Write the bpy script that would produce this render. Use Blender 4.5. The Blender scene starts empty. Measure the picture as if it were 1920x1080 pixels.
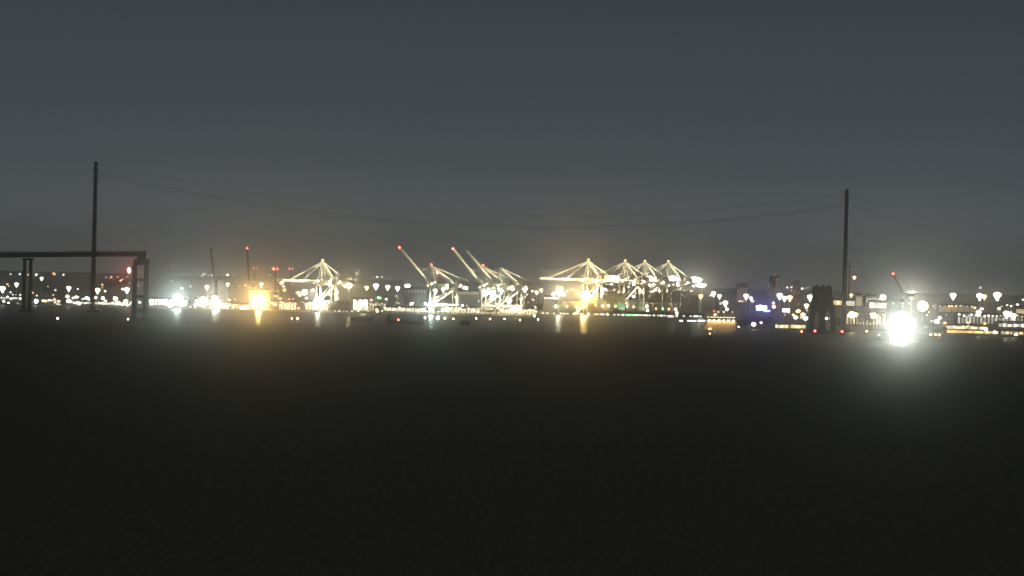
import bpy, math, random
from mathutils import Vector, Matrix
random.seed(7)
S = bpy.context.scene
COL = S.collection
# ------------------------------------------------------------------ camera
F = 6400.0                       # focal length in photograph pixels (1920 wide)
CAMZ = 50.0
PITCH = 20.0 / F
ROLL = math.radians(1.4)
cf = Vector((0, math.cos(PITCH), -math.sin(PITCH)))
cu0 = Vector((0, math.sin(PITCH), math.cos(PITCH)))
cr = Vector((1, 0, 0)) * math.cos(ROLL) + cu0 * math.sin(ROLL)
cu = Vector((1, 0, 0)) * -math.sin(ROLL) + cu0 * math.cos(ROLL)
cd = bpy.data.cameras.new("camera"); cam = bpy.data.objects.new("camera", cd); COL.objects.link(cam)
cd.sensor_width = 36.0; cd.lens = 36.0 * F / 1920.0; cd.clip_start = 1.0; cd.clip_end = 60000.0
m = Matrix((cr, cu, -cf)).transposed().to_4x4(); m.translation = (0, 0, CAMZ); cam.matrix_world = m
S.camera = cam
# ------------------------------------------------------------------ night sky
W = bpy.data.worlds.new("World"); S.world = W; W.use_nodes = True
nt = W.node_tree; nt.nodes.clear()
out = nt.nodes.new("ShaderNodeOutputWorld")
sky = nt.nodes.new("ShaderNodeTexSky"); sky.sky_type = 'NISHITA'; sky.sun_disc = False
sky.sun_elevation = math.radians(-9); sky.sun_rotation = math.radians(200)
bg1 = nt.nodes.new("ShaderNodeBackground"); bg1.inputs[1].default_value = 0.05
nt.links.new(sky.outputs[0], bg1.inputs[0])
tc = nt.nodes.new("ShaderNodeTexCoord"); sp = nt.nodes.new("ShaderNodeSeparateXYZ")
nt.links.new(tc.outputs["Generated"], sp.inputs[0])
mr = nt.nodes.new("ShaderNodeMapRange"); mr.inputs[1].default_value = -0.01; mr.inputs[2].default_value = 0.14
nt.links.new(sp.outputs[2], mr.inputs[0])
cl = nt.nodes.new("ShaderNodeValToRGB"); nt.links.new(mr.outputs[0], cl.inputs[0])
e = cl.color_ramp.elements
SKY = [(0.0, (.165, .176, .162)), (0.10, (.134, .146, .140)), (0.17, (.102, .114, .117)), (0.27, (.073, .085, .094)),
       (0.38, (.058, .069, .078)), (0.62, (.043, .0525, .061)), (1.0, (.052, .058, .064))]
e[0].position, e[0].color = SKY[0][0], (*SKY[0][1], 1)
e[1].position, e[1].color = SKY[-1][0], (*SKY[-1][1], 1)
for p_, c_ in SKY[1:-1]:
    q = e.new(p_); q.color = (*c_, 1)
bg2 = nt.nodes.new("ShaderNodeBackground"); bg2.inputs[1].default_value = 1.0
nt.links.new(cl.outputs[0], bg2.inputs[0])
ad = nt.nodes.new("ShaderNodeAddShader")
nt.links.new(bg1.outputs[0], ad.inputs[0]); nt.links.new(bg2.outputs[0], ad.inputs[1])
nt.links.new(ad.outputs[0], out.inputs[0])
S.view_settings.view_transform = 'Standard'; S.view_settings.look = 'None'
S.view_settings.exposure = 0.0; S.view_settings.gamma = 1.0
S.render.engine = 'CYCLES'
cy = S.cycles
cy.max_bounces = 4; cy.diffuse_bounces = 2; cy.glossy_bounces = 2; cy.volume_bounces = 0
cy.sample_clamp_indirect = 3.0; cy.use_light_tree = True; cy.blur_glossy = 0.5
HAZE_DENSITY = 6.5e-5; AIR_DENSITY = 3.2e-5
HAZE_G = 0.9895
S.cycles.filter_width = 1.5

# ------------------------------------------------------------------ helpers
def ray(x, y): return cf + cr * ((x - 960) / F) - cu * ((y - 540) / F)
def at(x, y, D):
    d = ray(x, y); return Vector((0, 0, CAMZ)) + d * (D / d.y)
def hor(x): return 520.0 + (x - 960) * math.tan(ROLL)
def yground(x, D, z=0.0): return hor(x) + (CAMZ - z) * F / D
def foot(x, y, D, z=0.0):          # foot of the vertical that passes through pixel (x, y) at depth D
    p = at(x, y, D); return Vector((p.x, p.y, z))
def mpp(D): return D / F

MATS = {}
def mat(name, col, rough=0.7, metal=0.0, noise=0.15, scale=0.3, emit=None, es=0.0, sample='NONE', spec=0.3):
    if name in MATS: return MATS[name]
    m = bpy.data.materials.new(name); m.use_nodes = True
    t = m.node_tree; b = t.nodes["Principled BSDF"]
    b.inputs["Roughness"].default_value = rough; b.inputs["Metallic"].default_value = metal
    b.inputs["Specular IOR Level"].default_value = spec
    b.inputs["Base Color"].default_value = (*col, 1)
    if noise > 0:
        g = t.nodes.new("ShaderNodeNewGeometry") ; n = t.nodes.new("ShaderNodeTexNoise")
        n.inputs["Scale"].default_value = scale; n.inputs["Detail"].default_value = 5
        t.links.new(g.outputs["Position"], n.inputs["Vector"])
        r = t.nodes.new("ShaderNodeValToRGB"); t.links.new(n.outputs["Fac"], r.inputs[0])
        r.color_ramp.elements[0].position = 0.35; r.color_ramp.elements[1].position = 0.7
        r.color_ramp.elements[0].color = (*[c * (1 - noise) for c in col], 1)
        r.color_ramp.elements[1].color = (*[min(1, c * (1 + noise)) for c in col], 1)
        t.links.new(r.outputs[0], b.inputs["Base Color"])
    if emit is not None:
        b.inputs["Emission Color"].default_value = (*emit, 1)
        b.inputs["Emission Strength"].default_value = es
        m.cycles.emission_sampling = sample
    else:
        m.cycles.emission_sampling = 'NONE'
    MATS[name] = m
    return m
COLS = {  # lamp light colours
    'w': (1.0, .93, .76), 'c': (.80, 1.0, .93), 'y': (1.0, .78, .40), 'o': (1.0, .46, .16), 'r': (1.0, .10, .07),
    'p': (1.0, .70, .55), 'b': (.22, .22, 1.0), 'g': (.35, 1.0, .50), 'k': (1.0, .66, .25), 'd': (.92, 1.0, .90), 'a': (1.0, .66, .25), 'v': (.62, .45, 1.0)}
CNAME = {'w': 'white', 'c': 'cool white', 'y': 'yellow', 'o': 'orange', 'r': 'red', 'p': 'peach', 'b': 'blue', 'g': 'green', 'v': 'violet'}
def glow(c, L, strong=False):
    L = float(L)
    if c == 'k': c = 'a'
    return mat(f"light_{c}_{L:g}_{'s' if strong else 'n'}", (.8, .8, .8), noise=0, emit=COLS[c], es=L,
               sample='FRONT' if strong else 'NONE')

class MB:
    def __init__(s): s.v = []; s.f = []; s.mi = []; s.cur = 0
    def add(s, vs, fs):
        o = len(s.v); s.v += [tuple(v) for v in vs]; s.f += [tuple(i + o for i in f) for f in fs]; s.mi += [s.cur] * len(fs)
    def box(s, c, size, rz=0.0):
        cx, cy_, cz = c; a, b, h = size[0] / 2, size[1] / 2, size[2] / 2
        co, si = math.cos(rz), math.sin(rz); vs = []
        for dz in (-h, h):
            for dx, dy in ((-a, -b), (a, -b), (a, b), (-a, b)):
                vs.append((cx + dx * co - dy * si, cy_ + dx * si + dy * co, cz + dz))
        s.add(vs, [(0, 3, 2, 1), (4, 5, 6, 7), (0, 1, 5, 4), (1, 2, 6, 5), (2, 3, 7, 6), (3, 0, 4, 7)])
    def bar(s, p, q, w, h=None, n=4, w2=None):
        p, q = Vector(p), Vector(q); h = h or w; k = (w2 / w) if w2 else 1.0
        d = (q - p).normalized(); up = Vector((0, 0, 1)) if abs(d.z) < .95 else Vector((0, 1, 0))
        a = d.cross(up).normalized(); b = a.cross(d)
        vs = []
        for c, kk in ((p, 1), (q, k)):
            for i in range(n):
                t = 2 * math.pi * (i + .5) / n; r = math.sqrt(2) if n == 4 else 1
                vs.append(c + a * (math.cos(t) * w / 2 * r * kk) + b * (math.sin(t) * h / 2 * r * kk))
        fs = [(i, (i + 1) % n, n + (i + 1) % n, n + i) for i in range(n)]
        s.add(vs, fs + [tuple(range(n - 1, -1, -1)), tuple(range(n, 2 * n))])
    def lathe(s, c, prof, n=10, sx=1.0, sy=1.0):
        cx, cy_, cz = c; vs = []; fs = []
        for r, z in prof:
            for i in range(n):
                t = 2 * math.pi * i / n; vs.append((cx + r * sx * math.cos(t), cy_ + r * sy * math.sin(t), cz + z))
        for j in range(len(prof) - 1):
            for i in range(n):
                a = j * n + i; b = j * n + (i + 1) % n; fs.append((a, b, b + n, a + n))
        fs += [tuple(range(n - 1, -1, -1)), tuple(range((len(prof) - 1) * n, len(prof) * n))]
        s.add(vs, fs)
    def ball(s, c, rx, ry, rz, n=8, k=5):
        s.lathe(c, [(math.sin(math.pi * (j + .35) / (k - .3)), -rz * math.cos(math.pi * (j + .35) / (k - .3))) for j in range(k)], n, rx, ry)
    def prism(s, pts, d):            # polygon (list of Vector) extruded along vector d
        n = len(pts); vs = [Vector(p) for p in pts] + [Vector(p) + Vector(d) for p in pts]
        s.add(vs, [tuple(range(n)), tuple(range(2 * n - 1, n - 1, -1))] + [(i, n + i, n + (i + 1) % n, (i + 1) % n) for i in range(n)])
    def build(s, name, mats, parent=None, origin=None):
        me = bpy.data.meshes.new(name)
        o0 = Vector(origin) if origin is not None else Vector((0, 0, 0))
        me.from_pydata([tuple(Vector(v) - o0) for v in s.v], [], s.f)
        for mm in (mats if isinstance(mats, (list, tuple)) else [mats]): me.materials.append(mm)
        if any(s.mi): me.polygons.foreach_set('material_index', s.mi)
        me.update()
        o = bpy.data.objects.new(name, me); COL.objects.link(o)
        if parent is not None: o.parent = parent
        o.location = o0
        return o
def tag(o, label, cat, group=None):
    o['label'] = label; o['category'] = cat
    if group: o['group'] = group
    return o
def thing(name, label, cat, loc, group=None):
    o = bpy.data.objects.new(name, None); COL.objects.link(o); o.location = loc
    o.empty_display_size = 1.0
    return tag(o, label, cat, group)
def struct(o): o['kind'] = 'structure'; return o

def part(name, mb, m, t):            # mesh written in world coordinates, parented to a thing at t.location
    o = mb.build(name, m, t, None)
    for v in o.data.vertices: v.co -= t.location
    return o

# ------------------------------------------------------------------ materials
M_cream = mat("cream_crane_paint", (.72, .69, .56), .5, scale=.4)
M_darkcream = mat("darker_crane_paint", (.60, .56, .42), .6, scale=.3)  # same cream, darker and yellower overall
M_house = mat('machinery_house_paint', (.36, .33, .25), .6)
M_pole = mat('pale_mast_paint', (.6, .6, .54), .5)
M_dark = mat("dark_steel", (.03, .03, .028), .8)
M_steel = mat("galvanised_steel", (.30, .31, .28), .6)
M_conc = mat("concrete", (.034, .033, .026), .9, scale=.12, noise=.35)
M_redcon = mat("stained_concrete", (.07, .055, .045), .9, scale=.15, noise=.3)
M_cable = mat("power_cable", (.02, .02, .022), .8, noise=0)
M_wall = mat("shed_wall", (.24, .23, .18), .8, scale=.15)
M_roof = mat("shed_roof", (.10, .10, .09), .8)
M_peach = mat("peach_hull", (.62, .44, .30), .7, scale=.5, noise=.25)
M_brick = mat("brick_wall", (.22, .13, .09), .8)
M_tree = mat("foliage", (.035, .045, .02), .9, noise=.4, scale=.5)
M_trunk = mat("bark", (.06, .045, .03), .9)
M_tower = mat("tower_wall", (.50, .46, .40), .8)

# ------------------------------------------------------------------ water, land, sky dome is the world
def shore(x):
    if x < 1008: return 4290.
    if x < 1326: return 4800.
    if x < 1735: return 3700.
    return 3590.
def sheet(name, pts, z, m):
    me = bpy.data.meshes.new(name); me.from_pydata([(p[0], p[1], z) for p in pts], [], [tuple(range(len(pts)))])
    me.materials.append(m); me.update(); o = bpy.data.objects.new(name, me); COL.objects.link(o); return struct(o)
def water_material():
    m = bpy.data.materials.new("harbour_water"); m.use_nodes = True; t = m.node_tree; t.nodes.clear()
    o = t.nodes.new("ShaderNodeOutputMaterial")
    g = t.nodes.new("ShaderNodeNewGeometry"); sp = t.nodes.new("ShaderNodeSeparateXYZ"); t.links.new(g.outputs["Position"], sp.inputs[0])
    # waves
    mp = t.nodes.new("ShaderNodeMapping"); mp.inputs["Scale"].default_value = (.8, .05, .8); t.links.new(g.outputs["Position"], mp.inputs[0])
    n = t.nodes.new("ShaderNodeTexNoise"); n.inputs["Scale"].default_value = 1.0; n.inputs["Detail"].default_value = 6; n.inputs["Roughness"].default_value = .65
    t.links.new(mp.outputs[0], n.inputs["Vector"])
    # wobble of the wind line
    n2 = t.nodes.new("ShaderNodeTexNoise"); n2.inputs["Scale"].default_value = .012; t.links.new(g.outputs["Position"], n2.inputs["Vector"])
    ma = t.nodes.new("ShaderNodeMath"); ma.operation = 'MULTIPLY_ADD'; ma.inputs[1].default_value = 90; t.links.new(n2.outputs["Fac"], ma.inputs[0]); t.links.new(sp.outputs[1], ma.inputs[2])
    mr = t.nodes.new("ShaderNodeMapRange"); mr.inputs[1].default_value = 3165; mr.inputs[2].default_value = 3215; t.links.new(ma.outputs[0], mr.inputs[0])
    r = t.nodes.new("ShaderNodeValToRGB"); t.links.new(n.outputs["Fac"], r.inputs[0])
    r.color_ramp.elements[0].position = .3; r.color_ramp.elements[0].color = (.095, .094, .074, 1)
    r.color_ramp.elements[1].position = .75; r.color_ramp.elements[1].color = (.185, .178, .138, 1)
    d = t.nodes.new("ShaderNodeBsdfDiffuse"); t.links.new(r.outputs[0], d.inputs[0])
    gl = t.nodes.new("ShaderNodeBsdfGlossy"); gl.inputs["Roughness"].default_value = .24; gl.inputs[0].default_value = (.75, .78, .68, 1)
    bp = t.nodes.new("ShaderNodeBump"); bp.inputs["Strength"].default_value = .15; bp.inputs["Distance"].default_value = .3
    t.links.new(n.outputs["Fac"], bp.inputs["Height"]); t.links.new(bp.outputs[0], gl.inputs["Normal"])
    k = t.nodes.new("ShaderNodeMapRange"); k.inputs[3].default_value = .0; k.inputs[4].default_value = .28; t.links.new(mr.outputs[0], k.inputs[0])
    mx = t.nodes.new("ShaderNodeMixShader"); t.links.new(k.outputs[0], mx.inputs[0]); t.links.new(d.outputs[0], mx.inputs[1]); t.links.new(gl.outputs[0], mx.inputs[2])
    t.links.new(mx.outputs[0], o.inputs[0]); m.cycles.emission_sampling = 'NONE'
    return m
sheet("water", [(-9000, -500), (9000, -500), (9000, 30000), (-9000, 30000)], 0.0, water_material())

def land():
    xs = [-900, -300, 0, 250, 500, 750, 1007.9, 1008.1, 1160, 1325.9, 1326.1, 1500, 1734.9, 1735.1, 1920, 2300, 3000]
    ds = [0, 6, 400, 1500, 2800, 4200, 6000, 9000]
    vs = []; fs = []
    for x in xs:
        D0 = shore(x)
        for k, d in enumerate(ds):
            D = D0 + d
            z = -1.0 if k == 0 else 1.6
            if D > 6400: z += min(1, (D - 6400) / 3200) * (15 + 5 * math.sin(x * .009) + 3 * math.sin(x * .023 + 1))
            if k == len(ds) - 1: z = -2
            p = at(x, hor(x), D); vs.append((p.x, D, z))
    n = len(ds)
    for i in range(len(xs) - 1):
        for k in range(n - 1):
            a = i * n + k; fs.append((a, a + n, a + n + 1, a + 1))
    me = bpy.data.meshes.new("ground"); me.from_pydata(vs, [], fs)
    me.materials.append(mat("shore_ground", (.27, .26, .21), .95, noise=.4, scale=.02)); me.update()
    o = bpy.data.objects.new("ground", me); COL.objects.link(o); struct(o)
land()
def landz(x, D):
    D0 = shore(x)
    if D < D0 + 2: return 0.0
    z = 1.6
    if D > 6400: z += min(1, (D - 6400) / 3200) * (15 + 5 * math.sin(x * .009) + 3 * math.sin(x * .023 + 1))
    return z

# ------------------------------------------------------------------ bridge approach, left
def bridge_left():
    D1, D0 = 3230., 3900.
    R = [at(272, 471, D1), at(272, 480.5, D1)]
    L = [at(-60, 473.5, D0), at(-60, 483.5, D0)]
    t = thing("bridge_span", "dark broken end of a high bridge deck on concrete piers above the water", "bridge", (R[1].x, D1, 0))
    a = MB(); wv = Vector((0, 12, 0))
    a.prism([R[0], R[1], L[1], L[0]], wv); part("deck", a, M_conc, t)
    # railing posts and rail
    b = MB()
    for i in range(60):
        k = i / 59; p = R[0].lerp(L[0], k); b.bar(p + Vector((0, .3, 0)), p + Vector((0, .3, 1.2)), .25)
    b.bar(R[0] + Vector((0, .3, 1.2)), L[0] + Vector((0, .3, 1.2)), .25); part("railing", b, M_conc, t)
    # girder stiffeners
    for i in range(40):
        k = (i + .5) / 40; p = R[0].lerp(L[0], k) + Vector((0, -.25, 0)); q = R[1].lerp(L[1], k) + Vector((0, -.25, 0))
        c = MB(); c.bar(p, q, .5); part("girder_stiffener", c, M_conc, t)
    # end pier: two columns, cap, cross beams
    def px(x, y): return at(x, y, D1 + 4)
    s = mpp(D1)
    cap = MB(); cap.prism([px(257, 480.5), px(257, 496), px(272, 496), px(272, 480.5)], (0, 6, 0))
    cap.prism([px(251, 485.5), px(249, 497), px(279, 497), px(279, 485.5)], (0, 4, 0)); part("pier_cap", cap, M_conc, t)
    for xa in (253, 274.5):
        p = foot(xa, 497, D1 + 6); top = at(xa, 496, D1 + 6)
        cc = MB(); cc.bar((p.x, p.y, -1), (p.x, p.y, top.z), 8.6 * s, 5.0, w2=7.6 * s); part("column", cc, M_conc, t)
    for ya in (525, 556, 582):
        p = foot(253, ya, D1 + 6); q = foot(274.5, ya, D1 + 6); z = at(264, ya, D1 + 6).z
        bb = MB(); bb.box(((p.x + q.x) / 2, p.y, z), (q.x - p.x - 3.6, 3.2, 2.6)); part("cross_beam", bb, M_conc, t)
    p = foot(264, 590, D1 + 6); ft = MB(); ft.box((p.x, p.y, .9), (19, 12, 3.2)); part("footing", ft, M_conc, t)
    D2 = 3640.
    for xa in (46.5, 58):
        p = foot(xa, 484, D2 + 6); top = at(xa, 484, D2 + 6)
        cc = MB(); cc.bar((p.x, p.y, -1), (p.x, p.y, top.z), 6.4 * mpp(D2), 4.0, w2=5.4 * mpp(D2)); part("column", cc, M_conc, t)
    p = foot(52, 500, D2 + 6); top = at(52, 486, D2 + 6)
    cc = MB(); cc.box((p.x, p.y, top.z), (12, 6, 2.2)); part("pier_cap", cc, M_conc, t)
    ft = MB(); ft.box((p.x, p.y, .7), (15, 10, 2.6)); part("footing", ft, M_conc, t)
bridge_left()

def bridge_pier():
    D = 3560.; t = thing("bridge_pier", "squat dark concrete bridge pier with three legs and a notched top", "bridge pier", foot(1541, 620, D))
    def P(x, y, dy=0): return at(x, y, D + dy)
    def slab(pts, dep, dy=0, name="wall", m=M_conc):
        a = MB(); a.prism([P(x, y, dy) for x, y in pts], (0, dep, 0)); part(name, a, m, t)
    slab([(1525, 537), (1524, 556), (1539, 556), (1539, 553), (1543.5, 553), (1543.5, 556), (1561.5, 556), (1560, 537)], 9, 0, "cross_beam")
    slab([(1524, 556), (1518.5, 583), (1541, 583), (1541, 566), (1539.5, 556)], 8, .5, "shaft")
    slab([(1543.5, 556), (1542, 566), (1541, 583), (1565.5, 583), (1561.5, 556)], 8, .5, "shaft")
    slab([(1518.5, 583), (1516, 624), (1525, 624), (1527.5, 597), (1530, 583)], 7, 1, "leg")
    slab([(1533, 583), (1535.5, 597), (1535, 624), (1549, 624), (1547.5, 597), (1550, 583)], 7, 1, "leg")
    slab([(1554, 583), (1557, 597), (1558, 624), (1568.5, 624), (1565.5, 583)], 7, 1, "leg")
    for x in (1530.5, 1543, 1554.5):
        slab([(x - 2.2, 537), (x + 2.2, 537), (x + 1.4, 533.6), (x - 1.2, 533.8)], 4, 2, "bearing")
    p = foot(1542, 620, D + 5); f = MB(); f.box((p.x, p.y, .8), (36, 16, 3.2)); part("footing", f, M_conc, t)
bridge_pier()

# ------------------------------------------------------------------ power masts and lines
def mast(name, xt, yt, D, wt, wb, label, arms):
    top = at(xt, yt, D); t = thing(name, label, "power mast", (top.x, D, 0), "power masts standing in the river")
    H = top.z; s = mpp(D); a = MB()
    n = 26; hw = lambda z: (wb + (wt - wb) * z / H) * s / 2
    for sx in (-1, 1):
        for sy in (-1, 1):
            a.bar((top.x + sx * hw(0) * .8, D + sy * hw(0) * 2.2, 0), (top.x + sx * hw(H) * .8, D + sy * hw(H) * 2, H), .9, w2=.6)
    part("corner_frame", a, M_dark, t)
    a = MB(); zs = [H * (1 - (1 - i / n) ** 1.0) for i in range(n + 1)]
    for i in range(n):
        for sy in (-1, 1):
            for sx in (-1, 1):
                a.bar((top.x - sx * hw(zs[i]) * .8, D + sy * hw(zs[i]) * 2.2, zs[i]), (top.x + sx * hw(zs[i + 1]) * .8, D + sy * hw(zs[i + 1]) * 2.2, zs[i + 1]), .45)
        a.box((top.x, D, zs[i]), (2 * hw(zs[i]) * .8, 4 * hw(zs[i]), .5))
    part("lattice_bracing", a, M_dark, t)
    a = MB(); a.bar((top.x, D, 0), (top.x, D, H), wb * s * .5, n=8, w2=wt * s * .55); part("core_column", a, M_dark, t)
    for z, l in arms:
        a = MB(); a.bar((top.x - l * .35, D - l, z), (top.x + l * .35, D + l, z), .9, 1.0); part("cross_arm", a, M_dark, t)
        for k in (-1, 1):
            b = MB(); b.bar((top.x + l * .33 * k, D + l * k * .94, z), (top.x + l * .33 * k, D + l * k * .94, z - 4), .5, n=6); part("insulator", b, M_dark, t)
    f = MB(); f.box((top.x, D, .8), (13, 16, 3.4)); part("footing", f, M_conc, t)
    return top
TA = mast("power_mast", 180, 303, 3750., 5.2, 8.0, "tall dark power mast rising behind the broken bridge deck", [(158, 7), (148, 8)])
TB = mast("power_mast", 1588, 354, 3650., 5.4, 7.6, "tall dark power mast just right of the squat bridge pier", [(152, 7), (143, 9), (134, 8)])
def wire(pts, label, r=.22):
    # pts: (x, y, D) support and mid points; parabola through them in world space
    P = [at(*p) for p in pts]; a = MB(); n = 48; prev = None
    for i in range(n + 1):
        k = i / n; l0 = (k - .5) * (k - 1) * 2; l1 = -4 * k * (k - 1); l2 = 2 * k * (k - .5)
        q = P[0] * l0 + P[1] * l1 + P[2] * l2
        if prev is not None: a.bar(prev, q, 2 * r, n=5)
        prev = q
    tag(a.build("power_line", M_cable, None, None), label, "power line", "power lines across the river")
wire([(180, 322, 3744), (884, 421.5, 3700), (1588, 383, 3645)], "lower sagging cable strung between the two tall power masts", .14)
wire([(180, 327, 3752), (884, 425.5, 3705), (1588, 386, 3654)], "lowest sagging cable strung between the two tall power masts", .09)
wire([(180, 306, 3750), (884, 401, 3702), (1588, 364, 3650)], "upper sagging cable strung between the two tall power masts", .09)
wire([(1588, 383, 3645), (1800, 440, 3700), (2012, 480, 3760)], "lower cable leaving the right power mast toward the right shore", .12)
wire([(1588, 364, 3650), (1800, 424, 3700), (2012, 466, 3760)], "upper cable leaving the right power mast toward the right shore", .09)
wire([(180, 322, 3744), (60, 352, 3760), (-60, 370, 3800)], "lower cable leaving the left power mast over the bridge deck", .06)

# ------------------------------------------------------------------ ship-to-shore cranes
def crane(x, D, label, zb, za, boom=65., up=None, gauge=21., back=26., rot=18., m=M_cream, group=None, lamps=True,
          red=True, L=8., house=True, legbase=2.0, flood=1.0, beam=1.0, stay2=True, dark=False, apexlean=4.5):
    """x: pixel of the waterside leg at boom level; zb boom height, za apex height"""
    o = at(x, hor(x), D); o = Vector((o.x, D, legbase)); a_ = math.radians(rot)
    U = Vector((-math.cos(a_), -math.sin(a_), 0)); V = Vector((math.sin(a_), -math.cos(a_), 0))
    t = thing("gantry_crane", label, "crane", o, group)
    def w(u, v, z): return Vector((o.x, o.y, 0)) + U * u + V * v + Vector((0, 0, z))
    hv = 9.0
    for u in (0, -gauge):
        for v in (-hv, hv):
            b = MB(); b.bar(w(u, v, legbase), w(u, v, zb), 1.6, 1.6); part("leg", b, m, t)
    zp = zb * .36
    for u in (0, -gauge):
        b = MB(); b.bar(w(u, -hv - 3, legbase + 1.2), w(u, hv + 3, legbase + 1.2), 1.6, 2.4); part("sill_beam", b, m, t)
        b = MB(); b.bar(w(u, -hv, zb - 3), w(u, hv, zb - 3), 1.4, 2); part("cross_beam", b, m, t)
    for v in (-hv, hv): b = MB(); b.bar(w(0, v, zp), w(-gauge, v, zp), 1.6, 2.2); part("portal_beam", b, m, t)
    for v in (-hv, hv):
        b = MB(); b.bar(w(0, v, zp + 1), w(-gauge, v, zb - 2), 1.1); part("diagonal_brace", b, m, t)
        if not dark:
            b = MB(); b.bar(w(-gauge, v, legbase + 3), w(-gauge * .45, v, zp), 1.0); part("diagonal_brace", b, m, t)
    g = MB()
    for v in (-3.2, 3.2): g.bar(w(2, v, zb + 1), w(-gauge - back, v, zb + 1), 1.2, 2.4)
    for i in range(8): u = 2 - (gauge + back + 2) * i / 7; g.bar(w(u, -3.2, zb + 1), w(u, 3.2, zb + 1), .7)
    part("girder", g, m, t)
    # boom
    if up is None: bd = U.copy(); h0 = w(2, 0, zb + 1)
    else: bd = U * math.cos(math.radians(up)) + Vector((0, 0, math.sin(math.radians(up)))); h0 = w(2, 0, zb + 1)
    g = MB()
    for v in (-2.6, 2.6): g.bar(h0 + V * v, h0 + V * v + bd * boom, 1.0, 2.1, w2=.8)
    n = 14
    for i in range(n + 1): q = h0 + bd * (boom * i / n); g.bar(q - V * 2.6, q + V * 2.6, .5)
    for i in range(n):
        q = h0 + bd * (boom * i / n); q2 = h0 + bd * (boom * (i + 1) / n); sgn = 1 if i % 2 else -1; g.bar(q - V * 2.6 * sgn, q2 + V * 2.6 * sgn, .35)
    part("boom", g, m, t)
    # apex A-frame
    ap = w(-apexlean, 0, za); g = MB()
    for v in (-1, 1):
        g.bar(w(0, v * hv * .75, zb + 1), w(-apexlean, v * 2.2, za), 1.1)
        g.bar(w(-7, v * hv * .75, zb + 1), w(-apexlean - 1, v * 2.2, za), .8)
    g.bar(w(-apexlean, -3.6, za), w(-apexlean, 3.6, za), 1.1, 1.3); part("apex_frame", g, m, t)
    g = MB()
    for v in (-1, 1): g.bar(w(-apexlean, v * 2.2, za), w(-gauge - 1, v * hv * .8, zb + 1.5), 1.25)
    part("backstay", g, m, t)
    g = MB()
    for v in (-1, 1): g.bar(w(-apexlean, v * 2.2, za), w(-gauge - back * .45, v * 3.2, zb + 9), .7)
    for v in (-1, 1): g.bar(w(-gauge - back * .45, v * 3.2, zb + 9), w(-gauge - back * .6, v * 3.2, zb + 2), .55)
    part("backstay", g, m, t)
    if up is None:
        for k in ((.82, .42) if stay2 else (.82,)):
            for v in (-1, 1):
                g = MB(); g.bar(w(-apexlean, v * 2.2, za), h0 + bd * boom * k + V * v * 2.6 + Vector((0, 0, 1)), .75); part("forestay", g, m, t)
    else:
        for v in (-1, 1):
            g = MB(); q1 = h0 + bd * boom * .45 + V * v * 2.4; mid = (q1 + w(-apexlean, v * 2.2, za)) / 2 + Vector((0, 0, -3))
            g.bar(w(-apexlean, v * 2.2, za), mid, .4); g.bar(mid, q1, .4); part("forestay", g, m, t)
    if house:
        hh = MB(); c = w(-gauge - back * .45, 0, zb + 5.6); hh.box(tuple(c), (12, 8, 6.2), a_); part("machinery_house", hh, M_house, t)
        r = MB(); r.bar(c + Vector((0, 0, 3)), c + Vector((0, 0, 7)), .5, n=6); part("antenna", r, m, t)
    cb = MB(); c = w(-gauge * .35, 0, zb - 2.4); cb.box(tuple(c), (4, 3, 3), a_); part("cab", cb, m, t)
    st = MB()                                 # zig-zag stair on the landside leg
    for i in range(8):
        z0 = legbase + 3 + (zb * .72) * i / 8; z1 = legbase + 3 + (zb * .72) * (i + 1) / 8; s1 = 1 if i % 2 else -1
        st.bar(w(-gauge - 1.4 + s1 * 1.2 - 1.2, hv, z0), w(-gauge - 1.4 - s1 * 1.2 - 1.2, hv, z1), .9, .5)
    part("stair", st, m, t)
    if red:
        p = w(-apexlean, 0, za + 1.8); g = MB(); g.ball(tuple(p), 1.5, 1.5, 1.1)
        g.cur = 0; part("warning_lamp", g, glow('r' if up is not None else 'o', 7), t)
    if up is not None and red:
        p = h0 + bd * (boom + 1); g = MB(); g.ball(tuple(p), 1.5, 1.5, 1.3); part("warning_lamp", g, glow('r', 12), t)
    h_end = h0 + bd * boom * .75
    for (u, v, z, L_) in ((-gauge * .5, hv + 1, zp + 1, 420), (-gauge * .1, -hv, zp * .8, 300), (-gauge * .95, hv, zb * .62, 260), (-gauge * .5, 0, zb - 1.6, 420), (6, 0, zb - .6, 300), (-gauge - 6, 0, zb - 1, 200), (-3, 3, zb + 4, 160), (-gauge + 2, -3, zb + 4.5, 160)):
        g = MB(); g.box(tuple(w(u, v, z)), (2.0, 1.2, .8), a_); part("floodlight", g, glow('y', 8), t)
    hvb = hv + 10  # arms and spots added to brighten the crane frame and machinery house
    for (u, z, tgt, ang, P) in ((-gauge * .45, zb + 1, w(-gauge * .45, 0, za - 4), 80, 70), (-gauge - 2, zb + 1, w(-gauge * .6, 0, za - 12), 90, 50),
                             (-gauge * .45, zb - 2, w(-gauge * .5, 0, zb * .3), 110, 230), (6, zb + 2, h_end, 75, 140), (-gauge - back * .45, zb - 4, w(-gauge - back * .45, 0, zb + 6), 90, 4)):
        g = MB(); g.bar(w(u, hv * .7, z), w(u, hvb, z), .5); g.box(tuple(w(u, hvb, z)), (1.6, 1.4, 1.2), a_); part("added_spot_arm", g, m, t)
        ld = bpy.data.lights.new("added_flood_spot", 'SPOT'); ld.energy = P * 2600 * beam; ld.color = (1, .93, .70); ld.spot_size = math.radians(ang); ld.spot_blend = .5; ld.shadow_soft_size = .6
        lo = bpy.data.objects.new("added_flood_spot", ld); COL.objects.link(lo); lo.parent = t; pw = w(u, hvb + 1.2, z)
        lo.location = pw - t.location; lo.rotation_euler = (tgt - pw).to_track_quat('-Z', 'Y').to_euler()
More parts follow.
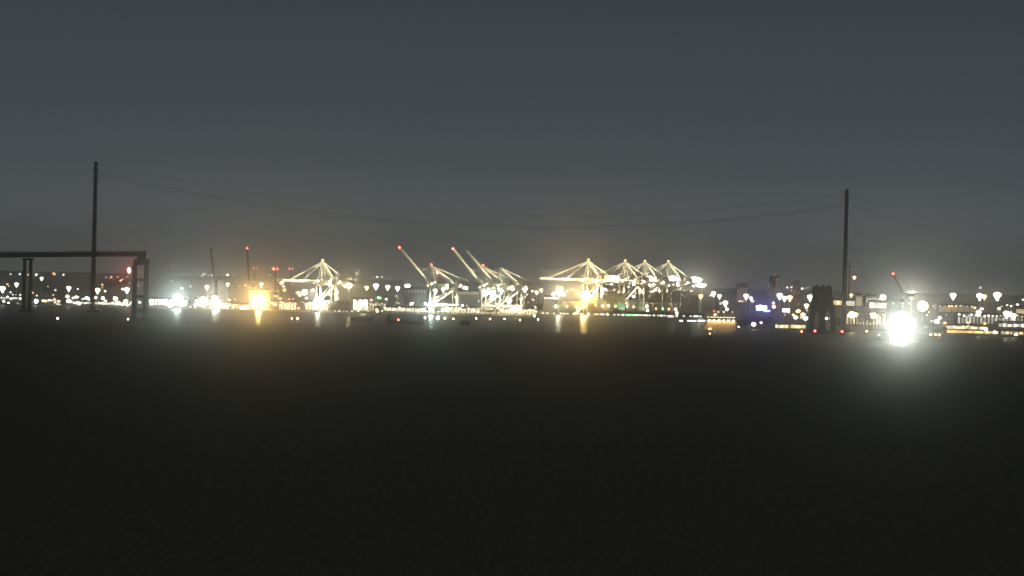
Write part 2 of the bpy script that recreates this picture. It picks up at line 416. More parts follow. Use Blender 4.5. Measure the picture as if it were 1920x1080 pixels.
    if lamps:
        n = 13
        for i in range(n):
            q = h0 + bd * (boom * (i + .5) / n) + V * 2.8 + Vector((0, 0, 1.7))
            g = MB(); g.box(tuple(q), (2.6 if i % 3 else 3.6, .8, 1.1), a_); part("boom_lamp", g, glow('y', 2.2 if i % 3 else 5), t)
    return t, w
G4 = "peaked cream cranes in a row at the container berth"
crane(1097, 4820, "leftmost of the four peaked cranes, whole lit boom reaching left", 47.5, 75.5, boom=66, gauge=22, back=24, group=G4, L=10)
crane(1166, 4850, "second of the four peaked cranes in the bright row", 47, 76, boom=62, gauge=24, back=24, group=G4, L=6)
crane(1203, 4890, "third of the four peaked cranes in the bright row", 47, 76.5, boom=60, gauge=24, back=24, group=G4, L=6)
crane(1247, 4930, "rightmost of the four peaked cranes, beside the dazzling oval lights", 47, 77, boom=60, gauge=26, back=22, group=G4, L=6)
crane(598, 4330, "lone peaked cream crane with lowered boom above the orange-lit yard", 37.2, 64, boom=46, gauge=20, back=20, rot=20, L=7)
crane(811, 4330, "leftmost leaning-boom crane with a red lamp on its boom tip", 37, 62, boom=62, up=47.5, gauge=30, back=22, m=M_darkcream, group="cranes with raised booms", lamps=False, apexlean=-2, beam=.7)
crane(908, 4360, "middle raised-boom crane with a red lamp on its boom tip", 37, 62.5, boom=61, up=49, gauge=30, back=20, m=M_darkcream, group="cranes with raised booms", lamps=False, apexlean=-2, beam=.7)
crane(934, 4330, "raised-boom crane with unlit tip and broad peaked frame behind the booms", 37, 61.5, boom=60, up=47.5, gauge=29, back=24, m=M_cream, group="cranes with raised booms", lamps=False, red=False, apexlean=3, beam=.75)

def far_boom(x0, y0, x1, y1, D, label, lamp):
    p, q = at(x0, y0, D), at(x1, y1, D); t = thing("luffing_crane", label, "crane", (q.x, D, landz(x1, D)))
    g = MB(); g.bar(q, p, 3.0, 3.0, w2=2.2); part("boom", g, M_roof, t)
    g = MB(); g.box((q.x + 3, D, (q.z + 2) / 2), (5, 5, q.z - 2)); part("tower", g, M_roof, t)
    g = MB(); g.box((q.x + 6, D, q.z), (14, 6, 5)); part("machinery_house", g, M_roof, t)
    g = MB(); g.bar(q + Vector((10, 0, 2)), q + Vector((4, 0, 14)), .6); g.bar(q + Vector((4, 0, 14)), p, .35); part("backstay", g, M_roof, t)
    if lamp: g = MB(); g.ball(tuple(p + Vector((0, 0, 1))), 1.5, 1.5, 1.3); part("warning_lamp", g, glow('r', 12), t)
    else: g = MB(); g.box(tuple(p + Vector((1, 0, 0))), (5, 2, 2)); part("boom_head", g, M_dark, t)
far_boom(395, 467, 401, 522, 5000, "dark nearly upright crane boom with no lamp on its tip", False)
far_boom(463.5, 467, 467, 530, 5000, "thin upright crane boom with a red lamp on top", True)
far_boom(1675, 515, 1695, 552, 4300, "short dark crane boom with a red lamp above the dazzling floodlight", True)

def pair_mast(xa, xb, y, label, ca='r', D=5200, s=3.0):
    x = (xa + xb) / 2; top = at(x, y + 3, D); t = thing("lamp_gantry", label, "mast", (top.x, D, landz(x, D)))
    g = MB(); g.bar((top.x, D, 1.6), tuple(top), 1.6, w2=1.0); part("pole", g, M_roof, t)
    pa, pb = at(xa, y + 1.5, D), at(xb, y + 1.5, D); g = MB(); g.bar(pa, pb, .8); part("cross_arm", g, M_roof, t)
    for p, k in ((at(xa, y, D), 1), (at(xb, y, D), .85)):
        r = s * mpp(D) / 2 * k; g = MB(); g.ball(tuple(p), r, r, r); part("warning_lamp", g, glow(ca, 8), t)
pair_mast(475, 481, 503.3, "leftmost of three dark masts topped by twin red lamps", 'r')
pair_mast(513, 520, 504, "middle of three dark masts topped by bright twin red lamps", 'r', s=5)
pair_mast(542.5, 548.5, 504, "rightmost of three dark masts topped by twin red lamps", 'r')

# ------------------------------------------------------------------ buildings and sheds
def shed(x0, x1, ytop, D, label, name="warehouse", cat="warehouse", wall=None, depth=30., bays=None, bayc='y', bayL=.9, roof=True, band=(.2, .75), gable=2.0, split=1.0, eaves=0, ec='w'):
    wall = wall or M_wall
    a, b = at(x0, ytop, D), at(x1, ytop, D); zb = landz((x0 + x1) / 2, D); zt = (a.z + b.z) / 2; w = b.x - a.x; cx = (a.x + b.x) / 2
    t = thing(name, label, cat, (cx, D, zb)); g = MB(); g.box((cx, D + depth / 2, (zt + zb) / 2), (w, depth, zt - zb)); part("wall", g, wall, t)
    if roof:
        g = MB(); g.prism([Vector((cx - w / 2 - .5, D - .6, zt)), Vector((cx + w / 2 + .5, D - .6, zt)), Vector((cx + w / 2 + .5, D + depth / 2, zt + gable)), Vector((cx - w / 2 - .5, D + depth / 2, zt + gable))], (0, 0, .5))
        part("roof", g, M_roof, t)
    for i in range(eaves):
        q = random.uniform(.5, 1.25); g = MB(); g.ball((cx - w / 2 + w * (i + random.uniform(.3, .7)) / eaves, D - 1.4, zt - random.uniform(.2, 2.6)), 1.5 * q, .8, 1.25 * q, n=7, k=4); part("eave_lamp", g, glow(random.choice(ec), random.choice((1.5, 3, 5))), t)
    if bays:
        bw = w / bays
        for i in range(bays):
            z0 = zb + (zt - zb) * band[0]; z1 = zb + (zt - zb) * band[1]
            h = (z1 - z0) * random.uniform(.8, 1); g = MB(); g.box((cx - w / 2 + bw * (i + .5), D - .15, z0 + h / 2), (bw * (.94 if split >= 1 else split), .3, h))
            part("glow_panel", g, glow(bayc, round(bayL * random.choice((.6, 1, 1.5, 2.1)), 2)), t)  # emissive panels stand in for lamplight on the fronts and lit glass
    return t

# right shore
shed(1737, 1846, 610.6, 4050, "long low shed with a pale yellow lit front behind the quay", bays=24, bayc='y', bayL=.75, band=(.05, .9), split=.85, wall=M_wall, gable=.6, eaves=12, ec='wwy')
shed(1775, 1872, 619.5, 3640, "long orange-lit quay shed at the water, right of the dazzling floodlight", bays=20, bayc='a', bayL=1.3, band=(.25, .95), split=.85, gable=.4)
shed(1872, 1990, 604.5, 4000, "white-striped terminal shed at the far right shore", bays=14, bayc='w', bayL=1.2, band=(.45, .8), split=.8, gable=.5)
shed(1876, 1996, 620, 3660, "low lit quay building at the right edge of the water", bays=14, bayc='y', bayL=1.0, band=(.1, .7), split=.75, gable=.4)
shed(1454, 1479.5, 608, 3720, "left of two small glass boathouses glowing yellow at the water", name="boathouse", cat="boathouse", bays=7, bayc='y', bayL=1.6, band=(.12, .92), split=.8, gable=.5)
shed(1482, 1511, 608.6, 3720, "right of two small glass boathouses glowing yellow at the water", name="boathouse", cat="boathouse", bays=8, bayc='y', bayL=1.8, band=(.15, .95), split=.8, gable=.5)
shed(1561, 1580, 561, 4600, "orange-lit store building left of the right power mast", name="store", cat="building", bays=5, bayc='y', bayL=1.3, band=(.74, .95), split=.7)
shed(1583, 1603, 562.5, 4600, "white-lit store building just right of the right power mast", name="store", cat="building", bays=6, bayc='w', bayL=1.2, band=(.74, .97), split=.75)
shed(1605, 1617, 554, 4700, "tall pale silo building with one dim lit front", name="silo_building", cat="building", bays=1, bayc='y', bayL=.28, band=(.6, .97))
shed(1624, 1644, 555, 4700, "pale block with dim yellow upper storey left of the dazzling floodlight", name="store", cat="building", bays=2, bayc='y', bayL=.40, band=(.72, .95))
shed(1630, 1662, 566, 4400, "low white-lit canopy building left of the dazzling floodlight", name="store", cat="building", bays=9, bayc='w', bayL=1.3, band=(.72, .97), split=.7)
shed(1690, 1707, 566, 4500, "small pink brick hut above the dazzling floodlight", name="hut", cat="hut", wall=M_brick, bays=1, bayc='p', bayL=.9, band=(.9, .98))
shed(1760, 1832, 573, 5200, "wide dark flat-roofed building behind the right lamp masts", wall=M_brick, bays=6, bayc='y', bayL=.10, band=(.55, .95), eaves=10, ec='wyo')
shed(1905, 1960, 576, 4800, "pale terminal block near the right edge", bays=3, bayc='y', bayL=.35, band=(.6, .9))
shed(1382, 1402, 530, 7500, "far red-brick block with a glowing roof sign beyond the masts", name="office_block", cat="building", wall=M_tower, bays=1, bayc='p', bayL=.2, band=(.2, .8), roof=False)
shed(1392, 1450, 596, 3900, "low dark shed right of the peach barge", wall=M_brick, gable=1)
shed(1225, 1320, 592.5, 4790, "long low berth shed under the container stacks", wall=M_brick, roof=False, depth=5) if False else None
# left yard
shed(280, 352, 561, 4420, "white-lit open shed in the brightest part of the left yard", bays=14, bayc='w', bayL=1.2, band=(.2, .9), split=.5, eaves=14, ec='wwc')
shed(365, 412, 562, 4420, "white-lit open shed below the dark upright boom", bays=11, bayc='y', bayL=.9, band=(.2, .9), split=.5, eaves=10, ec='wyo')
shed(468, 503, 545, 4400, "tall orange-washed silo block behind the sodium floodlight", name="silo_building", cat="building", wall=mat("sodium_glow_wall", (.4, .29, .12), .7), bays=9, bayc='a', bayL=.5, band=(.05, .6), split=.45)  # sodium lamp glow put into the wall colour and glowing panels
shed(508, 556, 566, 4380, "orange-lit low shed between the orange-lit silo and the cream crane", bays=8, bayc='o', bayL=1.1, band=(.05, .9), wall=M_brick, split=.6, eaves=9, ec='aoy')
shed(572, 616, 567, 4400, "yellow-lit shed under the lone cream crane", bays=7, bayc='a', bayL=1.1, band=(.05, .9), split=.7, eaves=8, ec='ayw')
shed(662, 690, 562, 4380, "white-lit shed right of the lone cream crane", bays=7, bayc='w', bayL=1.3, band=(.1, .95), split=.6, eaves=7, ec='wwy')
shed(0, 40, 557, 4600, "long pale shed at the left edge behind the bridge columns", bays=3, bayc='w', bayL=.22, band=(.7, .95), eaves=7, ec='wwc')
shed(78, 106, 562, 4500, "low yellow-lit canopy shed right of the bridge columns", bays=5, bayc='y', bayL=1.4, band=(.65, .9), eaves=5, ec='yw')
shed(134, 212, 566, 4450, "long shed with lit bays right of the left power mast", bays=10, bayc='w', bayL=.5, band=(.1, .9), eaves=16, ec='wwwycp')
shed(196, 246, 521.5, 7600, "far block with a string of lamps along its roof", name="office_block", cat="building", wall=M_brick, bays=None, roof=False, eaves=7, ec='prv')
shed(854, 897, 545, 5000, "long pale warehouse behind the leftmost leaning-boom crane", bays=9, bayc='y', bayL=.18, band=(.80, .95), split=.7)
shed(758, 800, 542, 5200, "pale warehouse left of the leftmost leaning-boom crane", bays=7, bayc='y', bayL=.10, band=(.8, .95), split=.5)
shed(1020, 1046, 556.5, 4900, "flat cream-fronted gatehouse left of the container stacks", name="gatehouse", cat="building", bays=3, bayc='w', bayL=1.4, band=(.86, .97))

shed(213, 247, 568, 4360, "low dark shed just left of the bridge end pier", bays=6, bayc='w', bayL=.6, band=(.1, .8), split=.5, eaves=7, ec='wwc', wall=M_brick)
shed(413, 466, 571, 4340, "low amber-lit shed left of the orange-lit silo", bays=9, bayc='a', bayL=.8, band=(.1, .8), split=.5, eaves=10, ec='yow', wall=M_brick)
shed(692, 724, 569, 4420, "low shed behind the cream yard gantries", bays=6, bayc='y', bayL=.8, band=(.1, .9), split=.4, eaves=6, ec='wy')
shed(724, 798, 577, 4360, "long low quay shed left of the leaning-boom crane", bays=14, bayc='y', bayL=.7, band=(.3, .95), split=.5, eaves=8, ec='wyy')
shed(826, 900, 578, 4380, "long low shed between the raised-boom cranes", bays=12, bayc='y', bayL=.8, band=(.2, .95), split=.5, eaves=9, ec='wyy')
shed(934, 1003, 579, 4380, "long low lit shed under the rightmost raised boom", bays=12, bayc='y', bayL=1.0, band=(.1, .95), split=.55, eaves=10, ec='wyy')
shed(1586, 1660, 588, 4000, "low yellow-lit shed behind the right tall trees", bays=12, bayc='y', bayL=.9, band=(.2, .9), split=.5, eaves=8, ec='ywo', wall=M_brick)
shed(1795, 1920, 590, 4500, "long low shed with lamps in front of the right masts", bays=18, bayc='w', bayL=.5, band=(.2, .8), split=.5, eaves=16, ec='wwcy')
def tower(x0, x1, y0, D, label, cols, rows, p=.25):
    a, b = at(x0, y0, D), at(x1, y0, D); zb = landz(x0, D); cx = (a.x + b.x) / 2; w = b.x - a.x; zt = a.z
    t = thing("apartment_tower", label, "tower block", (cx, D, zb)); g = MB(); g.box((cx, D + 10, (zt + zb) / 2), (w, 20, zt - zb)); part("wall", g, M_tower, t)
    g = MB(); g.box((cx, D + 10, zt + 1.5), (w * .5, 10, 3)); part("roof_house", g, M_tower, t)
    for i in range(cols):
        for j in range(rows):
            if random.random() < p:
                g = MB(); g.box((cx - w / 2 + w * (i + .5) / cols, D - .2, zt - 4 - j * (zt - zb - 10) / rows), (w / cols * .6, .4, 2.2))
                part("window", g, glow(random.choice('ywp'), random.choice((.35, .6, 1.0))), t)
tower(1440.5, 1450.5, 519, 8500, "left half of the paired apartment towers far beyond the masts", 4, 11)
tower(1451.5, 1463, 517, 8520, "right half of the paired apartment towers, red lamp on its roof", 4, 11, .35)
tower(1487, 1500, 526, 8700, "lone square apartment tower left of the squat bridge pier", 4, 9, .3)

# ------------------------------------------------------------------ container ship and stacks
CC = {'brown': (.16, .115, .07), 'olive': (.17, .165, .09), 'green': (.05, .22, .11), 'grey': (.2, .2, .16), 'rust': (.26, .12, .06)}
def corrugated(cname, length=12.2):
    g = MB(); g.box((0, 1.22, 1.3), (length, 2.44, 2.5))
    for i in range(14): g.box((-length / 2 + length * (i + .5) / 14, -.04, 1.3), (.35, .1, 2.2))
    for sx in (-1, 1): g.box((sx * (length / 2 - .1), -.05, 1.3), (.22, .14, 2.58))
    o = g.build("shipping_container", mat(cname + "_container_paint", CC[cname], .7, scale=.6)); return o
PROTO = {}
ORD = ['first', 'second', 'third', 'fourth', 'fifth', 'sixth', 'seventh', 'eighth', 'ninth', 'tenth', 'eleventh', 'twelfth', 'thirteenth', 'fourteenth', 'fifteenth', 'sixteenth', 'seventeenth', 'eighteenth']
def up(j): return 'at the bottom' if j == 0 else ORD[j] + ' up'
def container(cname, x, y, z, label, group):
    if cname not in PROTO: o = PROTO[cname] = corrugated(cname)
    else: o = PROTO[cname].copy(); COL.objects.link(o)
    o.location = (x, y, z); tag(o, label, "shipping container", group); return o
def ship():
    D = 4760.; a = at(1018, 590, D); b = at(1322.5, 590, D)
    t = thing("container_ship", "long dark green container ship moored below the four peaked cranes", "ship", ((a.x + b.x) / 2, D, 0))
    g = MB(); pts = [Vector((a.x + 6, D, -1)), Vector((b.x - 2, D, -1)), Vector((b.x, D, 7.5)), Vector((a.x - 4, D, 9)), Vector((a.x - 1, D, 7.2))]
    g.prism(pts, (0, 30, 0)); part("hull", g, mat("green_hull", (.03, .06, .04), .5), t)
    g = MB(); g.bar((a.x, D - .3, 7), (b.x, D - .3, 7), .5, .6); part("rail", g, M_steel, t)
    c = at(1183, 580, D); zt = at(1183, 563, D).z
    g = MB(); g.box((c.x, D + 1, (zt + 7.5) / 2), (10, 12, zt - 7.5)); g.box((c.x, D + 1, zt + .8), (16, 6, 1.6)); part("bridge_house", g, mat("ship_white", (.55, .42, .36), .6), t)
    for i in range(5):
        for j in range(4):
            g = MB(); g.box((c.x - 4 + 2 * i, D - 5.1, 11 + j * 2.9), (1, .2, .9)); part("window", g, glow('y', random.choice((.2, .5, 1.1))), t)
    prof = [(1020, 577), (1036, 570), (1050, 566), (1085, 562), (1108, 553), (1128, 558), (1146, 551), (1160, 549), (1176, 553), (1190, 551), (1205, 548), (1225, 547), (1258, 546.5), (1285, 549), (1300, 553), (1309, 560)]
    bays = []; x = a.x + 6.3; i = 0
    while x < b.x - 5:
        u = (x - a.x) / (b.x - a.x) * (1322.5 - 1018) + 1018
        if not (1179 < u < 1188):
            yt = [y for xx, y in prof if xx <= u + 1][-1]; zt = at(u, yt, D).z
            bays.append((x, u, zt))
        x += 12.75
    for u_, c_, P in ((1042, (.9, 1, .7), 26), (1092, (1, .7, .3), 60), (1135, (1, .8, .5), 22), (1168, (.9, 1, .8), 20), (1205, (.9, 1, .85), 12), (1262, (1, .85, .6), 5)):  # spots on arms added before the hull to brighten the container stacks
        q = at(u_, 585, D); ld = bpy.data.lights.new("added_stack_spot", 'SPOT'); ld.energy = P * 1000; ld.color = c_; ld.spot_size = math.radians(120); ld.spot_blend = .6; ld.shadow_soft_size = .5
        lo = bpy.data.objects.new("added_stack_spot", ld); COL.objects.link(lo); lo.parent = t; q = Vector((q.x, D - 9, 9)); lo.location = q - t.location
        lo.rotation_euler = (Vector((0, 10, 9))).to_track_quat('-Z', 'Y').to_euler()
        g = MB(); g.bar(Vector((q.x, D - .2, 8)), Vector((q.x, D - 9.6, 8.2)), .5); part("added_lamp_arm", g, M_steel, t)
    for k, (x, u, zt) in enumerate(bays):
        n = max(2, int(round((zt - 8) / 2.62)))
        kk = sum(1 for b_ in bays[:k] if (b_[1] < 1176) == (u < 1176))
        for j in range(n):
            col = random.choice(['brown', 'brown', 'olive', 'olive', 'grey', 'brown', 'green'] if u < 1190 else ['brown', 'olive', 'brown'])
            if u in [] or (1030 < u < 1050 and j < 4) or (1160 < u < 1212 and j < 5 and j != 2): col = random.choice(['green', 'green', 'green', 'olive'])
            where = "left of the bridge house" if u < 1176 else "right of the bridge house"
            container(col, x, D + 1.2 + (0 if j % 3 else .25), 8 + j * 2.62, f"{col} container {up(j)} in {ORD[kk]} stack from left, {where}", f"containers on the ship {where}")
ship()
# container block beside lone crane
def block(x0, x1, y0, y1, D, where, cols):
    a = at(x0, y1, D); b = at(x1, y1, D); zb = 1.6; zt = at((x0 + x1) / 2, y0, D).z; n = max(1, int((b.x - a.x) / 12.5)); m_ = max(1, int(round((zt - zb) / 2.62)))
    for i in range(n):
        for j in range(m_):
            c = random.choice(cols); container(c, a.x + 6.3 + 12.5 * i, D, zb + 2.62 * j, f"{c} container {up(j)} in {ORD[i]} stack from left {where}", f"containers {where}")
block(618, 658, 566, 583, 4310, "beside the lone cream crane", ['olive', 'olive', 'grey'])
block(700, 722, 572, 584, 4400, "left of the leaning-boom crane", ['rust', 'olive'])
block(912, 932, 576, 588, 4380, "under the middle raised-boom crane", ['rust', 'rust'])
block(855, 905, 578, 590, 4400, "between the raised-boom cranes", ['olive', 'grey', 'brown'])
block(505, 520, 566, 582, 4340, "left of the lone cream crane", ['brown', 'grey'])

# ------------------------------------------------------------------ yard gantries (dark portals)
def portal(x0, x1, yt, D, label, m=M_dark):
    a = at(x0, yt, D); b = at(x1, yt, D); z0 = landz(x0, D); t = thing("yard_gantry", label, "yard crane", ((a.x + b.x) / 2, D, z0))
    for x in (a.x, b.x):
        for dy in (0, 8): g = MB(); g.bar((x, D + dy, z0), (x, D + dy, a.z), 1.2); part("leg", g, m, t)
    for dy in (0, 8): g = MB(); g.bar((a.x - 1, D + dy, a.z), (b.x + 1, D + dy, a.z), 1.2, 1.8); part("beam", g, m, t)
    g = MB(); g.box(((a.x * .6 + b.x * .4), D + 4, a.z + 1.6), (4, 5, 2)); part("trolley", g, m, t)
    g = MB(); g.box(((a.x * .6 + b.x * .4), D + 4, (z0 + a.z) / 2), (1, 2.6, 1.6)); part("spreader", g, m, t)
portal(433, 447, 566, 4300, "small dark yard gantry left of the orange-lit silo")
portal(505, 522, 546, 4600, "pale yard gantry with slanting strut left of the lone crane", M_cream)
portal(670, 693, 568, 4360, "cream yard gantry right of the olive container block", M_cream)
portal(698, 718, 570, 4360, "second cream yard gantry right of the olive container block", M_cream)
portal(894, 925, 578, 4340, "low cream yard gantry under the middle raised boom", M_cream)
portal(945, 975, 578, 4340, "low cream yard gantry under the rightmost raised boom", M_cream)

# quay walkway with continuous lights, x 722-1005
def quay_rail():
    D = 4296.
    a = at(722, 585, D); b = at(1005, 590, D); t = thing("quay_walkway", "long lit quay walkway under the raised-boom cranes", "walkway", ((a.x + b.x) / 2, D, 1.6))
    z = at(860, 586, D).z
    g = MB(); g.box(((a.x + b.x) / 2, D, z), (b.x - a.x, 2.5, .9)); part("deck", g, M_cream, t)
    n = 30
    for i in range(n):
        x = a.x + (b.x - a.x) * (i + .5) / n
        g = MB(); g.bar((x, D, -1), (x, D, z - .4), 1.0); part("pile", g, M_cream, t)
        g = MB(); g.box((x + random.uniform(-1, 1), D - 1.4, z + .6), (random.uniform(2.5, 6), .4, .8)); part("strip_lamp", g, glow('y', random.choice((1.1, 1.6, 2.4)), False), t)
quay_rail()

# ------------------------------------------------------------------ vessels
def barge_peach():
    D = 3610.; t = thing("barge", "peach-lit broad barge with sloped left bow and rows of roof lamps", "barge", foot(1350, 618, D))
    def P(x, y, dy=0): return at(x, y, D + dy)
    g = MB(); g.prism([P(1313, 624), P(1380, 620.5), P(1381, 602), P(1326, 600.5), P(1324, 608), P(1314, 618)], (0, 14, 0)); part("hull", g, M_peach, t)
    for i in range(18):
        x = 1327 + i * 3; g = MB(); g.prism([P(x, 603, -.3), P(x, 616, -.3), P(x + .6, 616, -.3), P(x + .6, 603, -.3)], (0, .35, 0)); part("hull_rib", g, M_peach, t)
    g = MB(); g.prism([P(1322, 600), P(1383, 601.5), P(1383, 599.3), P(1322, 598)], (0, 16, 0)); part("deck", g, M_roof, t)
    g = MB(); g.prism([P(1326, 597.8, 3), P(1380, 599, 3), P(1380, 594, 3), P(1326, 592.6, 3)], (0, 8, 0)); part("cabin", g, M_roof, t)
    for i in range(9):
        p = P(1328 + i * 6, 594.5 + i * .13, 2.2); g = MB(); g.box(tuple(p), (2.4, .8, .8)); part("roof_lamp", g, glow('y', 1.3), t)
    for i in range(6):                       # downlights washing the hull side
        p = P(1330 + i * 9, 600.6 + i * .2, -2.6); g = MB(); g.box(tuple(p), (1.6, .6, .5)); part("hull_lamp", g, glow('y', 95, True), t)
    p = P(1331, 618, -3); g = MB(); g.ball(tuple(p), 1.7, 1.2, 1.7); part("bow_lamp", g, glow('o', 9), t)
barge_peach()

def floodboat():
    D = 2900.; t = thing("work_boat", "work boat carrying the dazzling white floodlight that outshines the whole shore", "boat", foot(1689, 632, D))
    c = t.location
    g = MB(); g.prism([Vector((c.x - 13, D, .4)), Vector((c.x + 11, D, .4)), Vector((c.x + 14, D, 2.6)), Vector((c.x - 13.5, D, 2.2))], (0, 6, 0)); part("hull", g, M_dark, t)
    g = MB(); g.box((c.x - 6, D + 3, 4), (6, 4, 3.6)); part("cabin", g, M_steel, t)
    g = MB(); g.bar((c.x, D + 3, 2), (c.x + .3, D + 3, 14), .6); part("mast", g, M_steel, t)
    for i, (dx, z, r, L) in enumerate(((0, 17.5, 10.5, 90), (1, 9, 7, 60), (-5.5, 18.5, 6, 60), (5.5, 18, 6.5, 60), (-3.5, 12, 6.5, 50), (4, 12.5, 6.5, 50), (-1, 24.5, 4.5, 50), (1.5, 4, 4, 45), (-9.5, 15, 2.6, 40), (9.5, 21, 2.6, 40))):
        g = MB(); g.ball((c.x + dx, D - 1.5 - .2 * i, z), r, 1.6, r, n=14, k=9); part("floodlight", g, glow('d', L, True), t)  # overlapping glowing balls build the lamp's glare as a shape
    g = MB(); g.bar((c.x, D + 3, 12), (c.x + 4, D, 21), .6); part("lamp_frame", g, M_steel, t)
floodboat()

def dark_vessel(x0, x1, yb, cabins, D, label, lamp=None):
    a = at(x0, yb, D); b = at(x1, yb, D); t = thing("moored_barge", label, "barge", ((a.x + b.x) / 2, D, 0))
    g = MB(); g.prism([Vector((a.x + 1.5, D, -.5)), Vector((b.x - 1.5, D, -.5)), Vector((b.x, D, 4.2)), Vector((a.x, D, 4.2))], (0, 9, 0)); part("hull", g, M_dark, t)
    for (p, q, y) in cabins:
        u, v = at(p, y, D + 2), at(q, y, D + 2); g = MB(); g.prism([Vector((u.x, D + 2, 4.2)), Vector((v.x, D + 2, 4.2)), Vector((v.x - .6, D + 2, v.z)), Vector((u.x + .8, D + 2, u.z))], (0, 5, 0)); part("cabin", g, M_dark, t)
        m_ = MB(); m_.bar(((u.x + v.x) / 2, D + 4, u.z), ((u.x + v.x) / 2, D + 4, u.z + 1.8), .3); part("mast", m_, M_dark, t)
    if lamp:
        p = at(lamp[0], lamp[1], D - .5); g = MB(); g.ball(tuple(p), 1.1, .8, 1.1); part("lamp", g, glow(lamp[2], 10), t)
dark_vessel(723, 795, 612, [(725, 733, 590), (737, 762, 599), (783, 795, 592)], 3420., "dark moored barge with two cabins and a red lamp below the leaning boom", (747, 599.5, 'r'))
dark_vessel(861, 882, 614, [(863, 880, 602)], 3450., "small dark boxy barge below the gap between raised-boom cranes")
dark_vessel(656, 700, 608, [(664, 672, 601)], 3600., "low dark barge left of the dark moored barge with a red lamp")
def marker(x, yt, D, c, label, h=1.2, L=10):
    p = at(x, yt, D); t = thing("channel_marker", label, "buoy", (p.x, D, 0))
    g = MB(); g.lathe((p.x, D, 0), [(1.6, -.5), (2.0, .3), (1.8, 1.4), (.8, 1.8)], 10); part("float", g, M_dark, t)
    g = MB(); 
    for k in range(3):
        q = 2 * math.pi * k / 3; g.bar((p.x + math.cos(q), D + math.sin(q), 1.4), (p.x, D, max(2.4, p.z - .6)), .3)
    part("frame", g, M_dark, t)
    g = MB(); g.ball(tuple(p), h, h, h); part("lamp", g, glow(c, L), t)

# ------------------------------------------------------------------ all the other lamps
LANDMARKS = [(-50, "left edge"), (51, "bridge columns"), (175, "left power mast"), (263, "bridge end pier"), (398, "dark upright boom"),
             (485, "orange-lit silo"), (602, "lone cream crane"), (690, "olive container block"), (811, "leftmost leaning boom"), (935, "twin raised booms"), (1012, "long lit boom"),
             (1100, "leftmost peaked crane"), (1183, "ship's white house"), (1260, "rightmost peaked crane"), (1322, "ship's right end"), (1395, "peach barge"),
             (1452, "paired apartment towers"), (1541, "squat bridge pier"), (1582, "right power mast"), (1690, "dazzling floodlight"), (1787, "tall white mast lamp"), (2000, "right edge")]
def zone(x):
    for i in range(len(LANDMARKS) - 1):
        if LANDMARKS[i][0] <= x < LANDMARKS[i + 1][0]: return i
    return 0
ORD = ['first', 'second', 'third', 'fourth', 'fifth', 'sixth', 'seventh', 'eighth', 'ninth', 'tenth', 'eleventh', 'twelfth', 'thirteenth', 'fourteenth', 'fifteenth', 'sixteenth']
